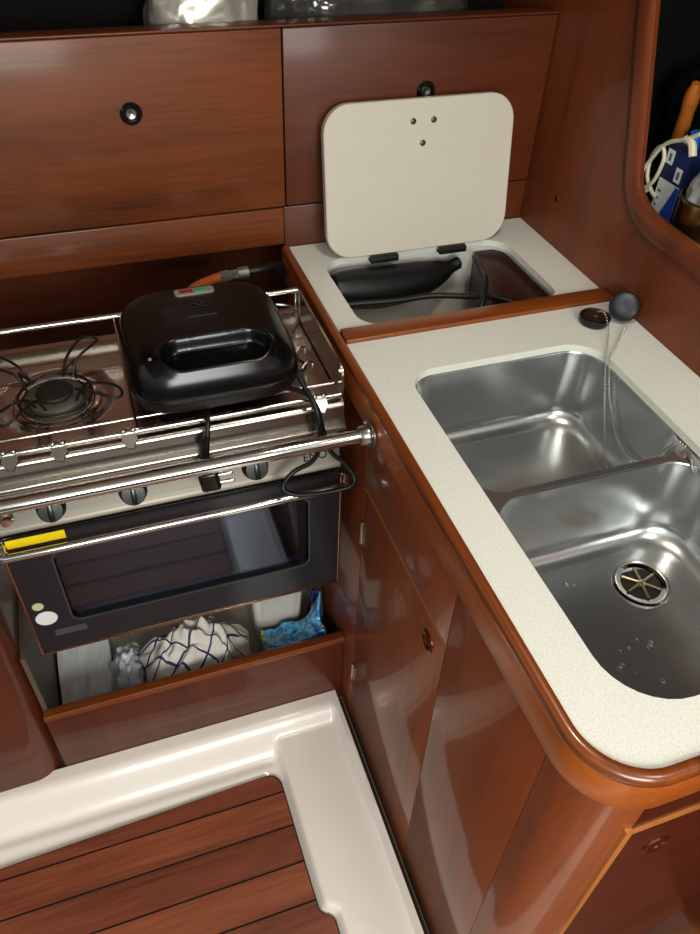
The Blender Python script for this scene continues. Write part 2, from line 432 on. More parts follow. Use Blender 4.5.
# ------------------------------------------------------------------ cooker
t = thing('gimballed_cooker', 'stainless two-burner boat cooker with black glass oven door behind a grab rail', 'cooker', (.045, .98, .43))
X0, X1, YF = -.216, .303, .845
MB().box(X0+.004, X1-.004, YF+.03, 1.10, .445, .736, .004).build('oven_body', M_PANEL, t)
# oven door
fnY = lambda u, v, q: (u, q, v)
dp = MB().plate(rr(X0+.004, X1-.002, .4485, .726, .006, 3), [rr(-.152, .249, .515, .682, .016, 6)], fnY, .842, .857).build('oven_door', M_DOOR, t)
m = MB(); m.box(X0, X0+.004, .840, .857, .445, .722, .001); m.box(X1-.002, X1+.002, .840, .857, .445, .722, .001); m.box(X0, X1+.002, .840, .857, .4445, .4487, .001)
m.build('steel_edge', plain('edge_steel', srgb(176, 140, 116), .22, metal=1), dp)  # brown tint imitates wood reflected in the steel
wd = MB().plate(rr(-.1525, .2495, .5145, .6825, .016, 6), [], fnY, .846, .849).build('window', M_GLASS, dp)
m = MB().plate(rr(-.1535, .2505, .5135, .6835, .017, 6), [rr(-.1505, .2475, .5165, .6805, .015, 6)], fnY, .8405, .8425)
m.build('window_edge', plain('window_outline', srgb(64, 65, 70), .35), dp)
m = MB()
m.box(-.17, .265, .95, .96, .50, .70); m.box(-.17, .265, .857, .96, .498, .504); m.box(-.17, .265, .857, .96, .69, .70); m.box(-.172, -.166, .857, .96, .50, .70); m.box(.26, .266, .857, .96, .50, .70)
m.build('cavity', M_CAV, dp)
m = MB()
for z in (.575, .63):
    m.tube([(-.166, .885, z), (.26, .885, z)], .003, 8)
    m.tube([(-.166, .935, z), (.26, .935, z)], .003, 8)
m.build('oven_rack', M_CAVBAR, dp)
# door handle: full width bar bending back at both ends
h = spline([(-.211, .843, .716), (-.2115, .834, .714), (-.207, .826, .711), (-.19, .822, .7095), (.05, .822, .7095), (.288, .822, .7095), (.303, .826, .711), (.3085, .834, .714), (.3085, .843, .716)], 6)
MB().tube(h, .0062, 12).build('handle', M_CHROME, dp)
m = MB(); m.box(X0+.004, X1-.002, .842, .857, .7265, .7315, .001); m.build('door_top', M_BLKG, dp)
MB().box(-.205, -.123, .8408, .8418, .7075, .7245, .0004).build('warning_label', M_YEL, dp)
MB().lathe([(.0001, .0008), (.0165, .0008), (.0168, 0)], (-.1895, .8418, .536), (0, -1, 0), 32, False, False).build('round_sticker', M_WHITE, dp)
MB().lathe([(.0001, .0008), (.0085, .0008), (.0088, 0)], (-.1955, .8418, .568), (0, -1, 0), 24, False, False).build('round_sticker', M_GREENW, dp)
MB().plate(rr(-.185, -.135, .487, .502, .002, 2), [], fnY, .8408, .8418).build('nameplate', M_GREYP, dp)
# control panel and rolled front of the hob
m = MB(); loops = []
prof = [(.905, .7335), (.846, .7335), (.842, .734), (.841, .737), (.843, .739), (.846, .743), (.868, .81)]
m.loft([[(x, y, z) for y, z in prof+[(.905, .81)]] for x in (X0+.001, X1-.001)]); m.build('control_panel', M_PANEL, t)
prof = [(.905, .808), (.842, .814), (.834, .816), (.830, .8195), (.829, .823), (.832, .829), (.838, .835), (.841, .845), (.841, .855), (.8425, .860), (.846, .8625), (.853, .8635), (.862, .861), (.905, .861)]
m = MB(); m.loft([[(x, y, z) for y, z in prof] for x in (X0-.002, X1+.001)]); m.build('front_rim', M_STEEL, t, angle=50)
for kx in (-.132, -.017, .166):
    ka = Vector((0, -.9, .44)).normalized(); kc = Vector((kx, .8535, .762))
    m = MB(); m.lathe([(.0195, -.004), (.0208, .002), (.0200, .005), (.0188, .007), (.0182, .016), (.0165, .0185), (.0001, .019)], kc, ka, 30, True, False)
    k = m.build('control_knob', M_BLK, t)
    MB().box(-.0038, .0038, -.0155, .0155, .018, .0225, .0018, 2, Matrix.Translation(kc) @ Vector((0, 0, 1)).rotation_difference(ka).to_matrix().to_4x4()).build('grip', M_BLK, k)
MB().lathe([(.011, 0), (.011, .004), (.007, .006), (.007, .013), (.0001, .0135)], (-.193, .852, .761), (0, -1, 0), 20, True, False).build('ignition_button', M_CHROME, t)
MB().box(-.075, -.062, .8545, .859, .777, .781).build('panel_mark', M_BLK, t)
# maker's letters on the panel
cu = bpy.data.curves.new('lettering', 'FONT'); cu.body = 'ENO'; cu.size = .019; cu.extrude = .0006; cu.align_x = 'CENTER'
tmp = bpy.data.objects.new('lettering_source', cu); COL.objects.link(tmp)
dg = bpy.context.evaluated_depsgraph_get(); me = bpy.data.meshes.new_from_object(tmp.evaluated_get(dg))
bpy.data.objects.remove(tmp); bpy.data.curves.remove(cu)
M4 = Matrix.Translation((.262, .8490, .7545)) @ Matrix.Rotation(PI/2-.316, 4, 'X')
me.transform(M4); me.transform(Matrix.Translation(-ORIG[t.name])); me.materials.clear(); me.materials.append(M_BLK)
lo = bpy.data.objects.new('lettering', me); COL.objects.link(lo); lo.parent = t; lo['label'] = 'black maker lettering on the control panel'
# hob plate with shallow ridges
def hob_z(x, y):
    z = .8605 + .0012*math.exp(-((y-1.03)/.004)**2)
    z += .012*sst(1.062, 1.10, y)
    for (bx, by) in BURN: z -= .004*sst(.085, .065, math.hypot(x-bx, y-by))
    z += .003*math.exp(-((x-.043)/.006)**2)
    return z
BURN = [(-.096, .972), (.172, .972)]
m = MB(); m.grid(130, 70, lambda u, v: Vector((X0+.002+u*(X1-X0-.004), .858+v*(1.105-.858), hob_z(X0+u*(X1-X0), .858+v*(1.105-.858)))))
m.build('hob_plate', M_STEEL, t, recalc=True, angle=70)
for (bx, by) in BURN:
    b = MB().lathe([(.049, .0), (.049, .002), (.043, .004), (.041, .012), (.038, .014), (.026, .014)], (bx, by, .8565), n=40, cap1=True).build('burner', M_BURN, t)
    MB().lathe([(.025, 0), (.026, .004), (.024, .007), (.013, .0085), (.0001, .009)], (bx, by, .8705), n=36, cap1=False).build('burner_cap', plain('burner_cap_dark', srgb(40, 38, 34), .6, metal=.3, var=.4, vscale=80), b)
    MB().lathe([(.045, .001), (.051, .0030), (.058, .0030), (.063, .001), (.064, -.001)], (bx, by, .8575), n=44, cap0=False, cap1=False).build('burner_ring', M_CHROME, b)
    m = MB()
    for k in range(4):
        a = PI/4 + k*PI/2 + .12
        def P(r, da, z): return (bx+r*math.cos(a+da), by+r*math.sin(a+da), z if bx < 0 else .862+(z-.862)*.78)
        m.tube(spline([P(.040, .30, .872), P(.054, .20, .897), P(.096, .15, .903), P(.112, .07, .898), P(.110, -.05, .898), P(.094, -.12, .903), P(.056, -.10, .897), P(.040, -.1, .874)], 6), .0021, 8)
        m.tube([P(.052, 0, .863), P(.054, .02, .894), P(.036, .12, .886)], .002, 8)
    m.tube([(bx+.052*math.cos(2*PI*k/40), by+.052*math.sin(2*PI*k/40), .869) for k in range(40)], .002, 8, closed=True)
    m.build('pan_support', M_IRON, t)
# fiddle rails
def rail(p, q, r, name='fiddle_rail', mat=None): MB().tube([p, q], r, 12).build(name, mat or M_CHROME, t)
rail((-.30+.09, 1.088, .915), (.303, 1.088, .915), .0042)
rail((-.21, .847, .876), (.30, .847, .876), .0036)
rail((-.21, .880, .8735), (.30, .880, .8735), .0028)
rail((.0065, .847, .879), (.0065, 1.088, .911), .0022)
for (x) in (-.21, .3):
    for (y, z) in ((1.088, .915),): rail((x, y, .865), (x, y, z), .003, 'rail_post')
# pot clamps: flat steel claws on the front bar
for cx_ in (-.160, -.098, -.006, .266):
    m = MB()
    pr = [(-.009, 0), (.009, 0), (.0105, .010), (.003, .024), (-.006, .021), (-.0105, .010)]
    m.loft([[(cx_+a, .8455-b*.75-.002, .876-b*.55+q) for a, b in pr] for q in (0, .0022)])
    for s in (-.0065, .0065): m.ball((cx_+s, .8455, .8805), .0042)
    m.tube([(cx_-.008, .847, .876), (cx_+.008, .847, .876)], .0058, 12)
    m.build('pot_clamp', M_SATIN, t)
# side plates
for sx in (X0-.004, X1):
    m = MB(); m.plate(rr(.852, 1.10, .812, .918, [.014, .02, .02, .012], 6), [], lambda u, v, q: (q, u, v), sx, sx+.0035)
    for yy, zz in ((.862, .908), (.862, .822)): m.lathe([(.0001, .004), (.0045, .003), (.005, 0)], (sx, yy, zz), (-1, 0, 0), 14, False, False)
    m.build('side_plate', M_STEEL, t)
# wire loops at the right end of the hob
for y0 in (.905, .945):
    MB().tube(spline([(.262, y0, .865), (.258, y0, .888), (.266, y0+.004, .897), (.276, y0+.008, .893), (.276, y0+.01, .882)], 6), .0022, 8).build('wire_clip', M_SATIN, t)
MB().tube(spline([(.262, 1.07, .905), (.285, 1.06, .902), (.288, 1.03, .898), (.270, 1.00, .893)], 6), .0022, 8).build('wire_clip', M_SATIN, t)

# ------------------------------------------------------------------ grab rail
t = thing('grab_rail', 'round polished steel grab rail across the front of the cooker', 'rail', (.02, .766, .8605))
MB().tube([(-.40, .766, .8605), (.312, .766, .8605)], .0105, 20).build('bar', M_CHROME, t)
for x, s in ((.3185, -1),):
    m = MB(); m.lathe([(.0001, -.0), (.0215, 0), (.0215, .003), (.015, .0055), (.0135, .016), (.0115, .018)], (x, .766, .8605), (s, 0, 0), 30, True, True)
    for k in range(3):
        a = k*2*PI/3+.5; m.ball((x+s*.004, .766+.0175*math.cos(a), .8605+.0175*math.sin(a)), .003)
    m.build('end_flange', M_SATIN, t)
m = MB(); m.lathe([(.0215, 0), (.0215, .003), (.013, .006), (.0115, .018)], (-.40, .766, .8605), (1, 0, 0), 24); m.build('end_flange', M_SATIN, t)
m = MB(); m.box(-.412, -.40, .745, .835, .84, .882, .002); m.build('bracket', M_SATIN, t)

# ------------------------------------------------------------------ sandwich maker
SXC, SYC = .1265, .944; SHX, SHY = .1195, .113
t = thing('sandwich_maker', 'black plastic sandwich maker with an oval grip recess on the cooker hob', 'sandwich maker', (SXC, SYC, .897))
def outline(k, n=200):
    a = 2*PI*k/n; c, q = math.cos(a), math.sin(a)
    return math.copysign(abs(c)**.42, c)*SHX, math.copysign(abs(q)**.42, q)*SHY
def shell_z(x, y):
    d = (abs(x/SHX)**4.76+abs(y/SHY)**4.76)**(1/4.76)
    z = .978 - .006*d*d + .004*y/SHY
    if d > .74: z -= .047*(1-math.sqrt(max(0, 1-((d-.74)/.26)**2)))
    gx = max(0, abs(x-.002)-.047); gy = y+.071; q = math.hypot(gx, gy)
    z -= .017*sst(.0285, .0215, q)
    z += .0022*math.exp(-((q-.0300)/.0028)**2)
    return z
m = MB(); loops = []
for r in range(1, 91):
    f = 1-(1-r/90)**1.25
    loops.append([(SXC+x*f, SYC+y*f, shell_z(x*f, y*f)) for x, y in (outline(k) for k in range(200))])
m.loft(loops, True, False)
m.build('upper_shell', M_BLKS, t, angle=80)
def ring(f, z): return [(SXC+x*f, SYC+y*f, z) for x, y in (outline(k, 120) for k in range(120))]
MB().loft([ring(.86, .899), ring(.95, .902), ring(.985, .912), ring(.985, .921)], True, True).build('lower_shell', M_BLK, t)
MB().loft([ring(.995, .9215), ring(1.003, .9225), ring(1.003, .9265), ring(.99, .928)], True, True).build('seam_band', M_BLK, t)
for k in range(4):
    fx = SXC+(-.07, .07, .07, -.07)[k]; fy = SYC+(-.06, -.06, .06, .06)[k]
    MB().lathe([(.008, 0), (.009, .006)], (fx, fy, .8945), n=14).build('foot', M_CABLE, t)
def on_top(x, y): return shell_z(x-SXC, y-SYC)
def deco(name, x0, x1, y0, y1, r, mat, lift, par):
    m = MB(); m.plate(rr(x0, x1, y0, y1, r, 4), [], lambda u, v, q: (u, v, on_top(u, v)+q), -.004, lift); return m.build(name, mat, par)
ind = deco('indicator_window', .097, .155, 1.008, 1.026, .005, M_SILV, .002, t)
deco('red_light', .104, .124, 1.012, 1.022, .002, M_RED, .003, ind); deco('green_light', .126, .148, 1.012, 1.022, .002, M_GRN, .003, ind)
emb = deco('name_mark', .106, .146, .9475, .9505, .001, M_EMB, .0012, t)
m = MB()
for k in range(3): m.lathe([(.0045, 0), (.0060, .0003), (.0060, .0008), (.0045, .001)], (.119+.0075*k, .976+(.006 if k == 1 else 0), on_top(.126, .976)+.0004), n=20, cap0=False, cap1=False)
m.build('emblem', M_EMB, t)
MB().lathe([(.0025, 0), (.0022, .002), (.0001, .0024)], (.040, .872, on_top(.040, .872)-.0005), n=14, cap1=False).build('screw_cap', M_SILV, t)
# mains lead looping over the cooker front to a two pin plug
cord = spline([(.228, .905, .914), (.238, .872, .912), (.246, .845, .897), (.253, .818, .882), (.256, .808, .850), (.254, .806, .815), (.243, .808, .790), (.215, .812, .772), (.196, .80, .757), (.215, .792, .744), (.262, .790, .738), (.300, .789, .741), (.308, .797, .752), (.295, .807, .775), (.274, .812, .80), (.262, .812, .845), (.254, .822, .883), (.240, .850, .892), (.20, .875, .8885), (.15, .870, .8885), (.112, .858, .8885), (.103, .842, .888), (.100, .826, .884), (.096, .818, .868)], 7)
cd = MB().tube(cord, .0037, 10).build('power_cord', M_CABLE, t)
pts = [(.096, .818, .868), (.092, .8165, .850), (.087, .815, .822), (.086, .813, .812)]
m = MB(); m.tube([*pts], [.0042, .0052, .0075, .0090], 14)
MPL = Matrix.Translation((.090, .807, .796)) @ Matrix.Rotation(-.12, 4, 'Y') @ Matrix.Rotation(-.15, 4, 'Z')
m.box(-.014, .015, -.009, .009, -.018, .018, .006, 3, MPL)
pl = m.build('plug', M_BLK, cd)
m = MB()
for dz in (-.0075, .0075):
    a = MPL @ Vector((.012, 0, dz)); b = MPL @ Vector((.036, 0, dz)); m.tube([a, a.lerp(b, .9), b], [.0028, .0028, .0016], 10)
m.build('plug_pins', M_CHROME, pl)

# ------------------------------------------------------------------ gas hose behind the cooker
t = thing('gas_hose', 'orange gas hose with grey coupling behind the cooker', 'hose', (.18, 1.19, .88))
MB().tube(spline([(.05, 1.22, .70), (.09, 1.20, .80), (.118, 1.185, .860), (.145, 1.175, .893), (.175, 1.17, .907), (.196, 1.17, .9115)], 8), .0085, 14).build('hose', M_HOSE, t)
m = MB(); m.tube([(.192, 1.17, .911), (.206, 1.17, .9125), (.2065, 1.17, .9125), (.222, 1.17, .9135)], [.0105, .0105, .0085, .0085], 6); m.tube([(.222, 1.17, .9135), (.240, 1.17, .9145)], .0102, 16)
m.build('coupling', M_GREYM, t)
MB().tube(spline([(.236, 1.17, .9145), (.262, 1.171, .915), (.285, 1.18, .913), (.305, 1.20, .90), (.318, 1.24, .86)], 8), .0068, 12).build('pipe', M_CABLE, t)

# ------------------------------------------------------------------ galley cabinet
t = thing('galley_cabinet', 'mahogany galley cabinet with rounded corner below the sink worktop', 'cabinet', (.55, .7, .0))
m = MB()
m.box(.3326, .345, .28, .80, .0, .846); m.box(.41, .805, .2032, .212, .0, .846); m.box(.34, .805, .28, .83, .0, .012); m.box(.41, .805, .203, .29, .0, .012); m.box(.335, .805, .822, .832, .0, .70)
m.build('carcass', W_CAB, t)
MB().box(.329, .345, .8005, 1.247, .0, .850).build('side_panel', W_CAB, t)
MB().box(.329, .3325, .490, .7985, .7205, .850, .0008).build('upper_panel', W_CAB, t)
MB().box(.329, .3325, .2762, .4888, .0, .850, .0008).build('plain_panel', W_CAB, t)
d = MB().box(.329, .3325, .490, .7985, .0, .7185, .0008).build('door', W_CAB, t)
for z in (.617, .200):
    m = MB(); m.tube([(.3275, .7990, z-.026), (.3275, .7990, z+.026)], .0036, 12); m.box(.3278, .3292, .787, .7985, z-.024, z+.024, .0004)
    m.build('hinge', M_SATIN, d)
def ring_pull(c, axis, par, r=.016):
    ax = Vector(axis).normalized()
    m = MB(); m.lathe([(r*.55, .0006), (r*.62, .002), (r*.85, .0035), (r*1.05, .002), (r*1.1, 0)], c, axis, 26, False, False)
    m.lathe([(.0001, .0008), (r*.56, .0006)], c, axis, 20, False, False)
    m.build('ring_latch', M_BRONZE, par)
ring_pull((.3288, .535, .671), (-1, 0, 0), d)
# pale edge line above the door
MB().box(.3286, .3325, .490, .7985, .7186, .7204).build('edge_line', W_EDGE, t)
# rounded corner panel
cc = (.395, .261); R = .066
m = MB(); loops = [[(cc[0]-q, .2756, z) for q, z in ((R, 0), (R, .850), (R-.012, .850), (R-.012, 0))]]
for k in range(21):
    a = PI + PI/2*k/20
    loops.append([(cc[0]+q*math.cos(a), cc[1]+q*math.sin(a), z) for q, z in ((R, 0), (R, .850), (R-.012, .850), (R-.012, 0))])
m.loft(loops); m.build('corner_panel', W_CAB, t, angle=30)
# front side: frame and dark door
W_PALE = W_EDGE
m = MB(); m.plate([(.378, .02), (.80, .02), (.80, .801), (.378, .801)], [[(.387, .029), (.791, .029), (.791, .792), (.387, .792)]], fnY, .1925, .2025); fr = m.build('door_frame', W_PALE, t)
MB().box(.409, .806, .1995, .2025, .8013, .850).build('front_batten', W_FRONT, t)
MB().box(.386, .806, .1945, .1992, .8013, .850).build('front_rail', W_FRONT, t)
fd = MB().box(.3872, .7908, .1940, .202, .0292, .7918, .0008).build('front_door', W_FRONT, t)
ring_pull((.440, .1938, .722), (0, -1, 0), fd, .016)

# ------------------------------------------------------------------ worktop
t = thing('worktop', 'pale speckled L-shaped galley worktop with varnished wooden edge', 'worktop', (.57, .7, .905))
SR = .062
sink_hole = rr(.391, .703, .255, .826, [.07, .055, .045, .07], 8)
ctr = (.395, .266); Ro = .066
def edge_path(off):       # from the back corner, round the front corner, to the right
    p = [(.329+off, 1.247), (.329+off, .9), (.329+off, .5), (.329+off, ctr[1])]
    r = Ro-off
    for k in range(1, 16):
        a = PI+PI/2*k/15; p.append((ctr[0]+r*math.cos(a), ctr[1]+r*math.sin(a)))
    p += [(.6, ctr[1]-r), (.805, ctr[1]-r)]
    return p
inner = edge_path(.0037)
so = [q for q in inner if q[1] < .919]
slab = [(inner[0][0], .9195)] + [q for q in inner if q[1] < .915] + [(.8055, .9195)]
m = MB(); m.plate(slab, [sink_hole], lambda u, v, q: (u, v, q), .898, .910)
m.build('sink_top', M_TOP, t, angle=30)
ice_hole = rr(.373, .728, .9580, 1.182, [.03, .05, .045, .04], 8)
m = MB(); m.plate([(.3327, .9555), (.8055, .9555), (.8055, 1.247), (.3327, 1.247)], [ice_hole], lambda u, v, q: (u, v, q), .898, .910)
m.build('icebox_top', M_TOP, t, angle=30)
MB().box(.3330, .8055, .9205, .9545, .8985, .9165, .002).build('divider_strip', W_TRIMX, t)
prof = [(.0035, .8985), (.0035, .9105), (.0025, .9128), (-.0005, .9140), (-.0055, .9135), (-.0090, .9110), (-.0102, .9065), (-.0098, .902), (-.0086, .8985)]
paths = [edge_path(o) for o, z in prof]
m = MB(); m.loft([[(paths[k][i][0], paths[k][i][1], prof[k][1]) for k in range(len(prof))] for i in range(len(paths[0]))])
m.build('edge_cap', W_CAP, t, angle=40)
prof = [(.0035, .8983), (-.0085, .8983), (-.0088, .8945), (-.0085, .853), (-.007, .8505), (.0035, .8505)]
paths = [edge_path(o) for o, z in prof]
m = MB(); m.loft([[(paths[k][i][0], paths[k][i][1], prof[k][1]) for k in range(len(prof))] for i in range(len(paths[0]))])
m.build('edge_band', W_TRIM, t, angle=40)

# ------------------------------------------------------------------ sink
t = thing('double_sink', 'stainless steel double sink set under the pale worktop', 'sink', (.547, .54, .76))
def bowl(x0, x1, y0, y1, zt, zb, rt, slope, fil, name):
    m = MB(); loops = []
    loops.append([(x, y, zt) for x, y in rr(x0-.010, x1+.010, y0-.010, y1+.010, rt+.01, 10)])
    loops.append([(x, y, zt) for x, y in rr(x0-.003, x1+.003, y0-.003, y1+.003, rt+.003, 10)])
    loops.append([(x, y, zt-.001) for x, y in rr(x0-.001, x1+.001, y0-.001, y1+.001, rt+.001, 10)])
    loops.append([(x, y, zt-.004) for x, y in rr(x0, x1, y0, y1, rt, 10)])
    dep = zt-zb
    for k in range(1, 5):
        d = slope*k/4; z = zt-.004-(dep-.004-fil)*k/4
        loops.append([(x, y, z) for x, y in rr(x0+d, x1-d, y0+d, y1-d, rt, 10)])
    for k in range(1, 11):
        a = PI/2*k/10; d = slope+fil*(1-math.cos(a)); z = zb+fil-fil*math.sin(a)
        loops.append([(x, y, z) for x, y in rr(x0+d, x1-d, y0+d, y1-d, max(rt-(d-slope)*.45, .012), 10)])
    cx_, cy_ = (x0+x1)/2, (y0+y1)/2
    last = loops[-1]
    for s, dz in ((.8, -.001), (.5, -.002), (.2, -.003)):
        loops.append([(cx_+(p[0]-cx_)*s, cy_+(p[1]-cy_)*s, zb+dz) for p in last])
    m.loft(loops, False, True)
    return m.build(name, M_SINK, t, angle=60, recalc=False)
fz0 = lambda u, v, q: (u, v, q)
b1 = bowl(.388, .706, .5705, .829, .8955, .772, .052, .012, .030, 'rear_bowl')
b2 = bowl(.388, .706, .252, .5635, .8955, .772, .060, .012, .030, 'front_bowl')
MB().plate([(.370, .236), (.724, .236), (.724, .846), (.370, .846)], [rr(.3875, .7065, .5700, .8295, .0525, 10), rr(.3875, .7065, .2515, .5640, .0605, 10)], fz0, .8935, .8957).build('flange', M_SINK, t)
# drain
dc = (.598, .472, .7697)
M_STRN = plain('worn_steel', srgb(168, 156, 126), .3, metal=1)
s = MB().lathe([(.0385, .000), (.0385, .0022), (.034, .003), (.031, .002), (.0285, .0015), (.0262, .0010)], dc, n=44, cap0=False, cap1=False).build('drain', M_CHROME, t)
MB().lathe([(.0001, .0012), (.0268, .0012)], dc, n=32, cap0=False, cap1=False).build('drain_disc', plain('drain_dark', srgb(26, 22, 18), .5), s)  # dark disc on the bowl floor, shade of the open drain as colour
m = MB(); m.lathe([(.0055, .0012), (.0065, .0030), (.004, .0040), (.0001, .0042)], dc, n=18, cap1=False)
for k in range(6):
    a = k*PI/3+.3; m.tube([(dc[0]+.005*math.cos(a), dc[1]+.005*math.sin(a), dc[2]+.0026), (dc[0]+.0255*math.cos(a), dc[1]+.0255*math.sin(a), dc[2]+.0018)], .0022, 8)
m.build('strainer', M_STRN, s)
m = MB(); m.lathe([(.0001, .004), (.005, .0035), (.0065, .001), (.0065, 0)], (.692, .567, .8958), n=18, cap0=False, cap1=False); m.tube(spline([(.690, .563, .898), (.688, .552, .899), (.686, .545, .893), (.69, .54, .886)], 6), .0026, 8)
m.build('chain_bracket', M_GREYM, t)
# water drops in the front bowl
M_WATER = plain('water', (.9, .95, 1, 1), .02, trans=1, ior=1.33)
m = MB(); 
random.seed(3)
for i in range(26):
    x = random.uniform(.44, .56); y = random.uniform(.29, .40); r = random.uniform(.0012, .0034)
    m.lathe([(r, 0), (r*.8, r*.4), (r*.4, r*.6), (.0001, r*.65)], (x, y, .7699), n=12, cap1=False)
for x, y, r in ((.50, .50, .0045), (.51, .497, .003)): m.lathe([(r, 0), (r*.8, r*.4), (r*.4, r*.6), (.0001, r*.65)], (x, y, .7699), n=12, cap1=False)
m = m.build('water_drops', M_WATER, origin=(.5, .35, .77)); tag(m, 'water droplets scattered in the bottom of the front sink bowl', 'water'); m['kind'] = 'stuff'

# sink plugs with ball chains
def chain(parent, ctrl):
    p = spline(ctrl, 30); m = MB(); d = 0; last = None; q = p[0]
    m.tube(p[::4]+[p[-1]], .0007, 6)
    step = .0048; acc = 0
    for a, b in zip(p, p[1:]):
        acc += (b-a).length
        if acc >= step: acc = 0; m.ball(b, .0017, 5)
    m.build('chain', M_SATIN, parent)
t1 = thing('sink_plug', 'black sink plug lying face up with bronze top on the worktop behind the sink', 'sink plug', (.734, .868, .911), 'sink plugs')
MB().lathe([(.021, 0), (.0225, .003), (.0245, .006), (.0245, .012), (.0225, .0135), (.0195, .0135), (.0185, .0115)], (.734, .868, .911), n=36, cap1=True).build('rubber_rim', M_CABLE, t1)
MB().lathe([(.0195, .0), (.016, .0016), (.006, .0022), (.0055, .005), (.0001, .0055)], (.734, .868, .9226), n=30, cap1=False).build('metal_top', plain('plug_bronze', srgb(120, 96, 80), .3, metal=.9), t1)
chain(t1, [(.734, .868, .9300), (.735, .852, .939), (.728, .825, .930), (.712, .795, .9150), (.699, .778, .9120), (.695, .760, .880), (.690, .735, .840), (.682, .705, .806), (.668, .672, .787), (.664, .640, .784), (.672, .608, .786), (.680, .603, .806), (.686, .596, .86), (.690, .586, .901), (.692, .570, .9025)])
ax = Vector((-.32, -.72, .62)).normalized()
c2 = Vector((.7815, .864, .9345))
t2 = thing('sink_plug', 'black rubber sink plug propped upright against the wooden side wall', 'sink plug', (.781, .866, .911), 'sink plugs')
MB().lathe([(.018, -.009), (.0225, -.007), (.024, -.002), (.0243, .002), (.0215, .0045), (.0195, .0035), (.016, .002), (.006, .0025), (.0001, .0028)], c2, ax, 36, True, False).build('rubber_disc', plain('plug_rubber', srgb(34, 38, 42), .4), t2)
chain(t2, [c2+Vector((.002, -.0215, -.0135)), (.768, .833, .9145), (.748, .815, .9135), (.728, .795, .9135), (.712, .782, .9135), (.699, .768, .9120), (.695, .745, .872), (.692, .722, .848), (.689, .695, .825), (.688, .668, .815), (.688, .64, .820), (.689, .615, .845), (.691, .600, .880), (.693, .586, .902), (.6935, .572, .9035)])

# ------------------------------------------------------------------ icebox
t = thing('icebox', 'icebox set into the rear worktop with its pale lid propped open', 'icebox', (.535, 1.06, .60))
fz = lambda u, v, q: (u, v, q)
m = MB(); lp = [(.361, .740, .9560, 1.192, .8965), (.361, .740, .9560, 1.192, .80), (.361, .740, .9560, 1.192, .735)]
m.loft([[(x, y, z) for x, y in rr(a, b, c, d, .045, 8)] for a, b, c, d, z in lp], False, True); m.build('liner', M_LINER, t, recalc=True)
MB().plate([(.600, .966), (.735, .966), (.735, 1.186), (.680, 1.186), (.636, 1.02)], [], fz, .800, .884).build('divider_board', M_BROWN, t)
# lid
LB = Vector((.5565, 1.172, .9125)); ang = math.atan2(.043, .255)
ML = Matrix.Translation(LB) @ Matrix.Rotation(-ang, 4, 'X') @ Matrix.Rotation(.0, 4, 'Y')
LW, LH = .1725, .250
fl_ = lambda u, v, q: ML @ Vector((u, q, v))
lidm = MB(); out = rr(-LW, LW, 0.0, LH, .046, 10); ins = rr(-LW+.0015, LW-.0015, 0.0015, LH-.0015, .045, 10)
lidm.loft([[fl_(u, v, .0) for u, v in ins], [fl_(u, v, .0015) for u, v in out], [fl_(u, v, .0145) for u, v in out], [fl_(u, v, .016) for u, v in ins]])
lid = lidm.build('lid', M_LID, t, angle=35)
for u, v in ((-.016, LH-.034), (.021, LH-.034), (.002, LH-.069)):
    m = MB(); m.lathe([(.0001, .0012), (.004, .0011), (.0052, .0002)], fl_(u, v, 0), ML.to_3x3() @ Vector((0, -1, 0)), 16, False, False)
    m.build('screw', plain('dull_screw', srgb(96, 90, 82), .4, metal=.7), lid)
for hx in (-.068, .066):
    m = MB()
    c = LB+Vector((hx, 0, 0)); m.tube([(c.x-.026, 1.166, .9075), (c.x+.026, 1.166, .9075)], .0042, 12)
    m.box(c.x-.026, c.x+.026, 1.1655, 1.1725, .9080, .9122, .0006); m.box(c.x-.026, c.x+.026, 1.166, 1.1795, .9000, .9035, .0006); m.box(c.x-.026, c.x+.026, 1.162, 1.168, .9010, .9075, .0006)
    m.build('hinge', M_IRON, lid)
# things stowed inside
m = MB(); p = spline([(.382, 1.145, .872), (.42, 1.150, .864), (.48, 1.152, .858), (.55, 1.156, .860), (.60, 1.160, .868), (.640, 1.165, .880)], 8)
m.tube(p, [.012+.026*math.sin(PI*min(1, .12+i/(len(p)-1)))**.7 if i < len(p)-1 else .008 for i in range(len(p))], 18)
o = m.build('cable_bundle', M_CABLE, origin=(.5, 1.14, .8)); tag(o, 'thick bundle of black cable hanging inside the icebox under the lid', 'cable')
m = MB(); m.tube(spline([(.376, 1.095, .868), (.41, 1.09, .870), (.48, 1.078, .872), (.545, 1.070, .876), (.60, 1.045, .880), (.632, 1.018, .8895), (.66, .99, .8893)], 8), .0052, 12)
o = m.build('cable', M_CABLE, origin=(.55, 1.03, .8)); tag(o, 'thin black cable running level across the pale bottom of the open icebox', 'cable')
m = MB(); m.tube(spline([(.662, 1.150, .893), (.652, 1.12, .901), (.640, 1.08, .904), (.630, 1.045, .906), (.606, 1.005, .885), (.588, .992, .85), (.580, .980, .80), (.578, .978, .745)], 8), .0055, 12)
o = m.build('cable', M_CABLE, origin=(.6, 1.05, .8)); tag(o, 'black cable dropping in front of the brown board in the icebox', 'cable')

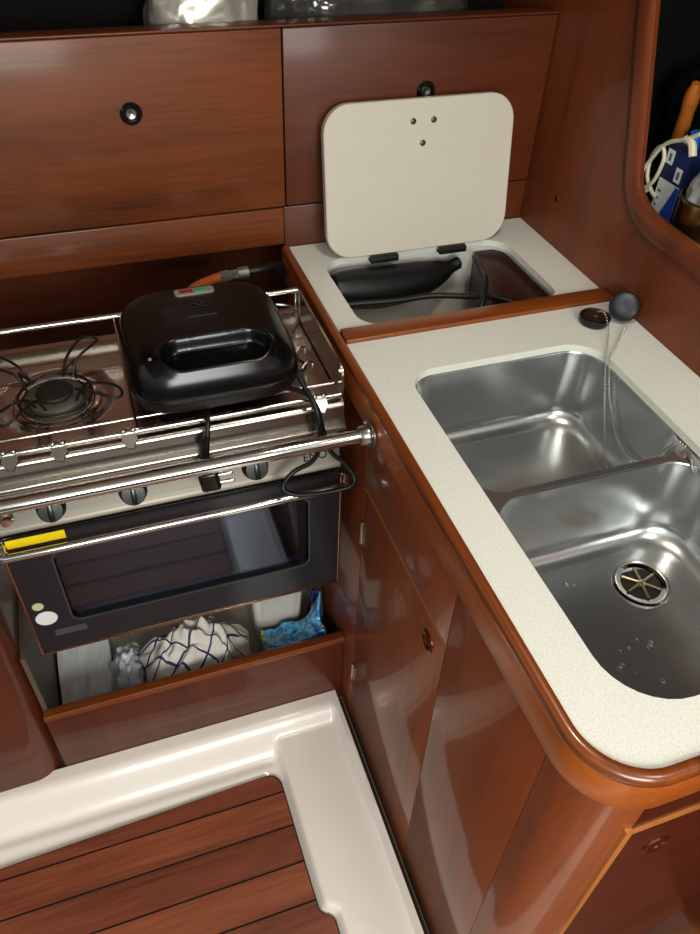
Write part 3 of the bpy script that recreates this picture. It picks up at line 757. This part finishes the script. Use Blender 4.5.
# ------------------------------------------------------------------ teak floorboard
t = thing('floorboard', 'teak floorboard with black caulked seams set in the white floor tray', 'floorboard', (-.2, .45, -.014))
def board_outline(ins=0):
    p = [(-.74, -.5), (.176-ins, -.5), (.176-ins, .432), (.172-ins, .441), (.160-ins, .448), (.153-ins, .458), (.1515-ins, .50), (.1495-ins, .69)]
    for k in range(1, 9):
        a = PI/2*k/8; p.append((.1195-ins+.03*math.cos(a), .706-ins+.03*math.sin(a)))
    p += [(-.4, .716-ins), (-.74, .702-ins)]
    return p
m = MB(); m.plate(board_outline(.0), [], fz, -.012, -.004); m.build('caulking', M_CAULK, t)
def clip_plank(poly, y0, y1):
    def cut(pl, f, keep):
        out = []
        for i in range(len(pl)):
            a, b = pl[i], pl[(i+1) % len(pl)]
            ka, kb = keep(a), keep(b)
            if ka: out.append(a)
            if ka != kb:
                s = (f-a[1])/(b[1]-a[1]); out.append((a[0]+(b[0]-a[0])*s, f))
        return out
    return cut(cut(poly, y0, lambda p: p[1] >= y0), y1, lambda p: p[1] <= y1)
ed = [.80, .6925, .622, .550, .477, .404, .331, .258, .185, .112, .039, -.034, -.107, -.18, -.253, -.326, -.399, -.472]
poly = board_outline(.0025)
for k in range(len(ed)-1):
    pl = clip_plank(poly, ed[k+1]+.0022, ed[k]-.0022)
    if len(pl) < 3: continue
    MB().plate(pl, [], fz, -.010, -.0012).build('plank', (W_TEAK, W_TEAK2)[k % 2], t)

# ------------------------------------------------------------------ things in the bottom locker
def cloth_blob(c, size, seed, amp, e=.8, nu=90, nv=60):
    m = MB()
    def f(u, v):
        x, y = (u*2-1), (v*2-1)
        r = min(1, math.sqrt(x*x+y*y)/1.35)
        z = (1-r**2.2)
        p = Vector((x*size[0], y*size[1], 0))
        w = fbm(p+Vector((seed, 0, seed)), 13, 3)*amp + abs(fbm(p+Vector((0, seed, 0)), 24, 2))*amp*.6
        return Vector((c[0]+p.x + fbm(p+Vector((3, seed, 0)), 9, 2)*amp*.8, c[1]+p.y, c[2]+max(.003, z*size[2]+w*(.35+z))))
    m.grid(nu, nv, f, uv=True); return m
o = cloth_blob((.036, .962, .075), (.114, .084, .165), 2.2, .034).build('dish_towel', M_TOWEL, origin=(.035, .975, .066), angle=180)
tag(o, 'crumpled white dish towel with dark blue checks in the locker below the cooker', 'towel')
m = MB(); m.grid(60, 50, lambda u, v: Vector((-.104+.085*(u-.5)*1.0+.012*fbm((u*3, v*3, 1), 2), .99+.15*(v-.5), .079+.105*math.sin(PI*min(1, max(0, u)))**.7*math.sin(PI*v)**.6+.012*fbm((u, v, 2), 7))))
o = m.build('plastic_bag', plain('milky_polythene', srgb(222, 226, 232), .2, coat=.4, alpha=.85), origin=(-.07, .99, .066), angle=180); tag(o, 'crumpled translucent plastic bag beside the checked dish towel', 'bag')
# white box / paper on the left
m = MB(); m.grid(40, 30, lambda u, v: Vector((-.2485+.108*u, .905+.32*v, .10+.06*v+.006*fbm((u, v, 0), 4)))); 
m.bm.faces.ensure_lookup_table(); r = bmesh.ops.extrude_face_region(m.bm, geom=m.bm.faces[:])
for v in r['geom']:
    if isinstance(v, bmesh.types.BMVert): v.co.z = .067
o = m.build('paper_packet', M_WHITE, origin=(-.18, 1.05, .066)); tag(o, 'plain white packet at the grey end of the locker below the cooker', 'packet')
# white tub
m = MB(); m.loft([[(x, y, z) for x, y in rr(.166-d, .282+d, .985-d, 1.20+d, .025, 6)] for z, d in ((.067, -.012), (.07, -.008), (.255, .0), (.262, .005), (.268, .005), (.27, .0))]); 
o = m.build('storage_tub', M_TUB, origin=(.22, 1.09, .066)); tag(o, 'white plastic tub at the back of the locker behind the blue wrapper', 'tub')
# printed wrapper
def wrap(u, v):
    x = .160+.155*u; y = .884+.085*v
    h = .125 + .030*u*u - .03*v + (.11*sst(.72, 1, u)*sst(.3, 1, v))
    w = .016*fbm((x, y, .3), 26, 3)
    edge = sst(0, .12, u)*sst(0, .12, 1-u+.02)*sst(0, .15, v)
    return Vector((x+.010*fbm((x, y, 9), 18, 2), y, .072+h*edge+w*edge))
m = MB(); m.grid(70, 50, wrap); o = m.build('food_wrapper', M_BAG, origin=(.23, .97, .066), angle=180)
tag(o, 'crumpled bright blue printed wrapper with yellow and green patches in the bottom locker', 'wrapper')
def wrap2(u, v):
    th = 2*PI*u; z = .10+.165*v; r = .018*(1-.4*v)
    p = Vector((.306+r*.6*math.cos(th), 1.0+r*1.6*math.sin(th), z))
    return p+Vector((fbm(p, 30, 3)*.008, fbm(p+Vector((3, 3, 3)), 30, 3)*.01, 0))
m = MB(); m.grid(40, 40, wrap2)
M_BAG2 = M_BAG.copy(); M_BAG2.name = 'printed_wrapper_dark'
for nd in M_BAG2.node_tree.nodes:
    if nd.type == 'VALTORGB':
        for i, c in enumerate((srgb(30, 20, 40), srgb(40, 60, 130), srgb(26, 24, 50), srgb(60, 80, 160), srgb(240, 214, 50), srgb(60, 150, 70))): nd.color_ramp.elements[i].color = c
o = m.build('snack_packet', M_BAG2, origin=(.306, 1.0, .066), angle=180); tag(o, 'dark twisted snack packet standing against the cabinet side below the cooker', 'packet')

# ------------------------------------------------------------------ things in the side locker
ZL = 1.0305
t = thing('cardboard_box', 'small navy and white cardboard box standing in the open side locker', 'box', (.885, .937, ZL))
MB().box(.860, .91, .912, .962, ZL, 1.148, .0008).build('carton', M_NAVY, t)
m = MB()
m.plate([(.9125, ZL+.001), (.9615, ZL+.001), (.9615, 1.098), (.9125, 1.098)], [], lambda u, v, q: (q, u, v), .8592, .8598); lw = m.build('white_panel', M_WHITE, t)
m = MB(); m.plate([(.9125, ZL+.001), (.945, ZL+.001), (.920, 1.097), (.9125, 1.097)], [], lambda u, v, q: (q, u, v), .8588, .8592); m.build('blue_stripe', M_BLUE, t)
m = MB(); m.box(.8588, .8597, .944, .959, 1.122, 1.143); m.box(.8588, .8597, .917, .931, 1.103, 1.124); w2 = m.build('white_square', M_WHITE, t)
M_PRT = plain('grey_print', srgb(110, 116, 140), .6)
for y0, z0 in ((.948, 1.127), (.921, 1.108)): MB().box(.8584, .8588, y0, y0+.0055, z0, z0+.011).build('printed_mark', M_PRT, t)
for k in range(4): MB().box(.8586, .8591, .9525-.001*k, .9575, 1.045+.011*k, 1.048+.011*k).build('printed_line', M_PRT, t)
t = thing('brass_tin', 'dull brass tin in the open side locker beside the navy box', 'tin', (.868, .846, ZL))
MB().lathe([(.047, 0), (.049, .002), (.049, .006), (.0475, .008), (.0475, .072), (.0495, .075), (.0495, .080), (.047, .081), (.045, .076), (.045, .01)], (.868, .846, ZL), n=48, cap1=True).build('can', M_BRASS, t)
m = MB(); m.grid(60, 24, lambda u, v: Vector((.868+(.043-.016*v*v)*math.cos(2*PI*u)*(1+.12*fbm((math.cos(2*PI*u), math.sin(2*PI*u), v), 3)), .846+(.043-.014*v*v)*math.sin(2*PI*u)*(1+.12*fbm((math.cos(2*PI*u), math.sin(2*PI*u), v+4), 3)), ZL+.05+.075*v)))
o = m.build('polythene_bag', plain('grey_polythene', srgb(150, 150, 154), .2, coat=.6, var=.2, vscale=60), origin=(.868, .846, ZL+.05), angle=180); tag(o, 'grey polythene bag stuffed in the brass tin in the side locker', 'bag')
t = thing('wooden_brush', 'wooden handled tool leaning behind the navy box in the side locker', 'tool', (.93, .99, ZL))
a = Vector((.905, .998, 1.07)); b = Vector((.868, .956, 1.235)); 
MB().tube([a.lerp(b, k/12) for k in range(13)], [.008+.0035*math.sin(PI*k/12)+(.002 if k > 9 else 0) for k in range(12)]+[.006], 14).build('handle', M_BRUSHW, t)
m = MB(); m.tube([a+(a-b)*.25, a+(a-b)*.02], [.006, .008], 12); m.build('ferrule', M_BLK, t)
t = MB().tube(spline([(.895, .935, 1.10), (.885, .938, 1.15), (.880, .940, 1.172)], 4), .007, 12).build('marker_pen', M_BLUEP, origin=(.89, .935, 1.10)); tag(t, 'bright blue pen showing above the navy box in the side locker', 'pen')
m = MB(); m.tube(spline([(.858, .905, 1.182), (.857, .93, 1.166), (.856, .965, 1.148), (.855, .985, 1.12), (.854, .998, 1.088), (.855, .985, 1.072), (.856, .968, 1.09), (.857, .962, 1.125), (.857, .975, 1.14), (.857, .99, 1.118), (.857, .987, 1.09), (.857, .97, 1.074), (.857, .955, 1.068)], 8), .0032, 8)
m.tube(spline([(.852, 1.01, 1.132), (.850, 1.020, 1.11), (.850, 1.018, 1.085), (.852, 1.0, 1.070), (.855, .985, 1.066), (.858, .97, 1.075)], 8), .0034, 8)
m.tube(spline([(.858, .93, 1.166), (.857, .915, 1.165), (.857, .905, 1.15)], 6), .006, 8)
o = m.build('cord_loop', M_ROPE, origin=(.856, .97, 1.07)); tag(o, 'loose loops of white cord hanging beside the navy box in the side locker', 'cord')
# dark bundle at the back of that locker
o = crumple_pack('dark_bag', (1.02, 1.03, ZL+.10), (.048, .11, .082), plain('black_film', srgb(20, 19, 19), .22, coat=.3, var=.5, vscale=30), 8.0, .014); tag(o, 'black plastic bag filling the back of the open side locker', 'bag')

# ------------------------------------------------------------------ lights
def area(name, loc, target, size, power, color, size_y=None):
    l = bpy.data.lights.new(name, 'AREA'); l.energy = power; l.size = size; l.color = color
    if size_y: l.shape = 'RECTANGLE'; l.size_y = size_y
    o = bpy.data.objects.new(name, l); COL.objects.link(o); o.location = loc
    o.rotation_euler = (Vector(target)-Vector(loc)).to_track_quat('-Z', 'Y').to_euler(); return o
area('companionway_light', (.05, -1.15, 1.55), (.2, .75, .3), .9, 27, (.97, 1, .955), .7)
area('cabin_lamp', (.42, .52, 1.93), (.42, .55, 0), .10, 3.5, (1, .96, .84))
area('sink_fill_light', (.75, -.15, 1.92), (.55, .4, .8), .3, 4.5, (.97, 1, .96))  # added overhead to brighten the sink steel, no hatch modelled
w = bpy.data.worlds.new('world'); scn.world = w; w.use_nodes = True
WN, WL = w.node_tree.nodes, w.node_tree.links
bg = WN['Background']; tc = WN.new('ShaderNodeTexCoord'); sp = WN.new('ShaderNodeSeparateXYZ'); WL.new(tc.outputs['Generated'], sp.inputs[0])
mr = WN.new('ShaderNodeMapRange'); mr.interpolation_type = 'SMOOTHSTEP'
mr.inputs['From Min'].default_value = -.1; mr.inputs['From Max'].default_value = .6; mr.inputs['To Min'].default_value = .10; mr.inputs['To Max'].default_value = .75
WL.new(sp.outputs[2], mr.inputs['Value']); WL.new(mr.outputs[0], bg.inputs['Strength'])
bg.inputs['Color'].default_value = (.97, 1, .94, 1)

# ------------------------------------------------------------------ camera
Rm = ((0.94538988, -0.32427109, 0.03295802), (-0.19725114, -0.64969029, -0.73416246), (0.25948017, 0.68756875, -0.67817347))
cam = bpy.data.cameras.new('camera'); cam.sensor_fit = 'HORIZONTAL'; cam.sensor_width = 36; cam.lens = 764.28/700*36
cam.clip_start = .01
co = bpy.data.objects.new('camera', cam); COL.objects.link(co)
r, u_, b_ = Vector(Rm[0]), -Vector(Rm[1]), -Vector(Rm[2])
M = Matrix((r, u_, b_)).transposed().to_4x4(); M.translation = (0, 0, 1.56)
co.matrix_world = M
scn.camera = co
scn.view_settings.view_transform = 'Standard'
scn.view_settings.exposure = 0.22
scn.view_settings.gamma = 0.9
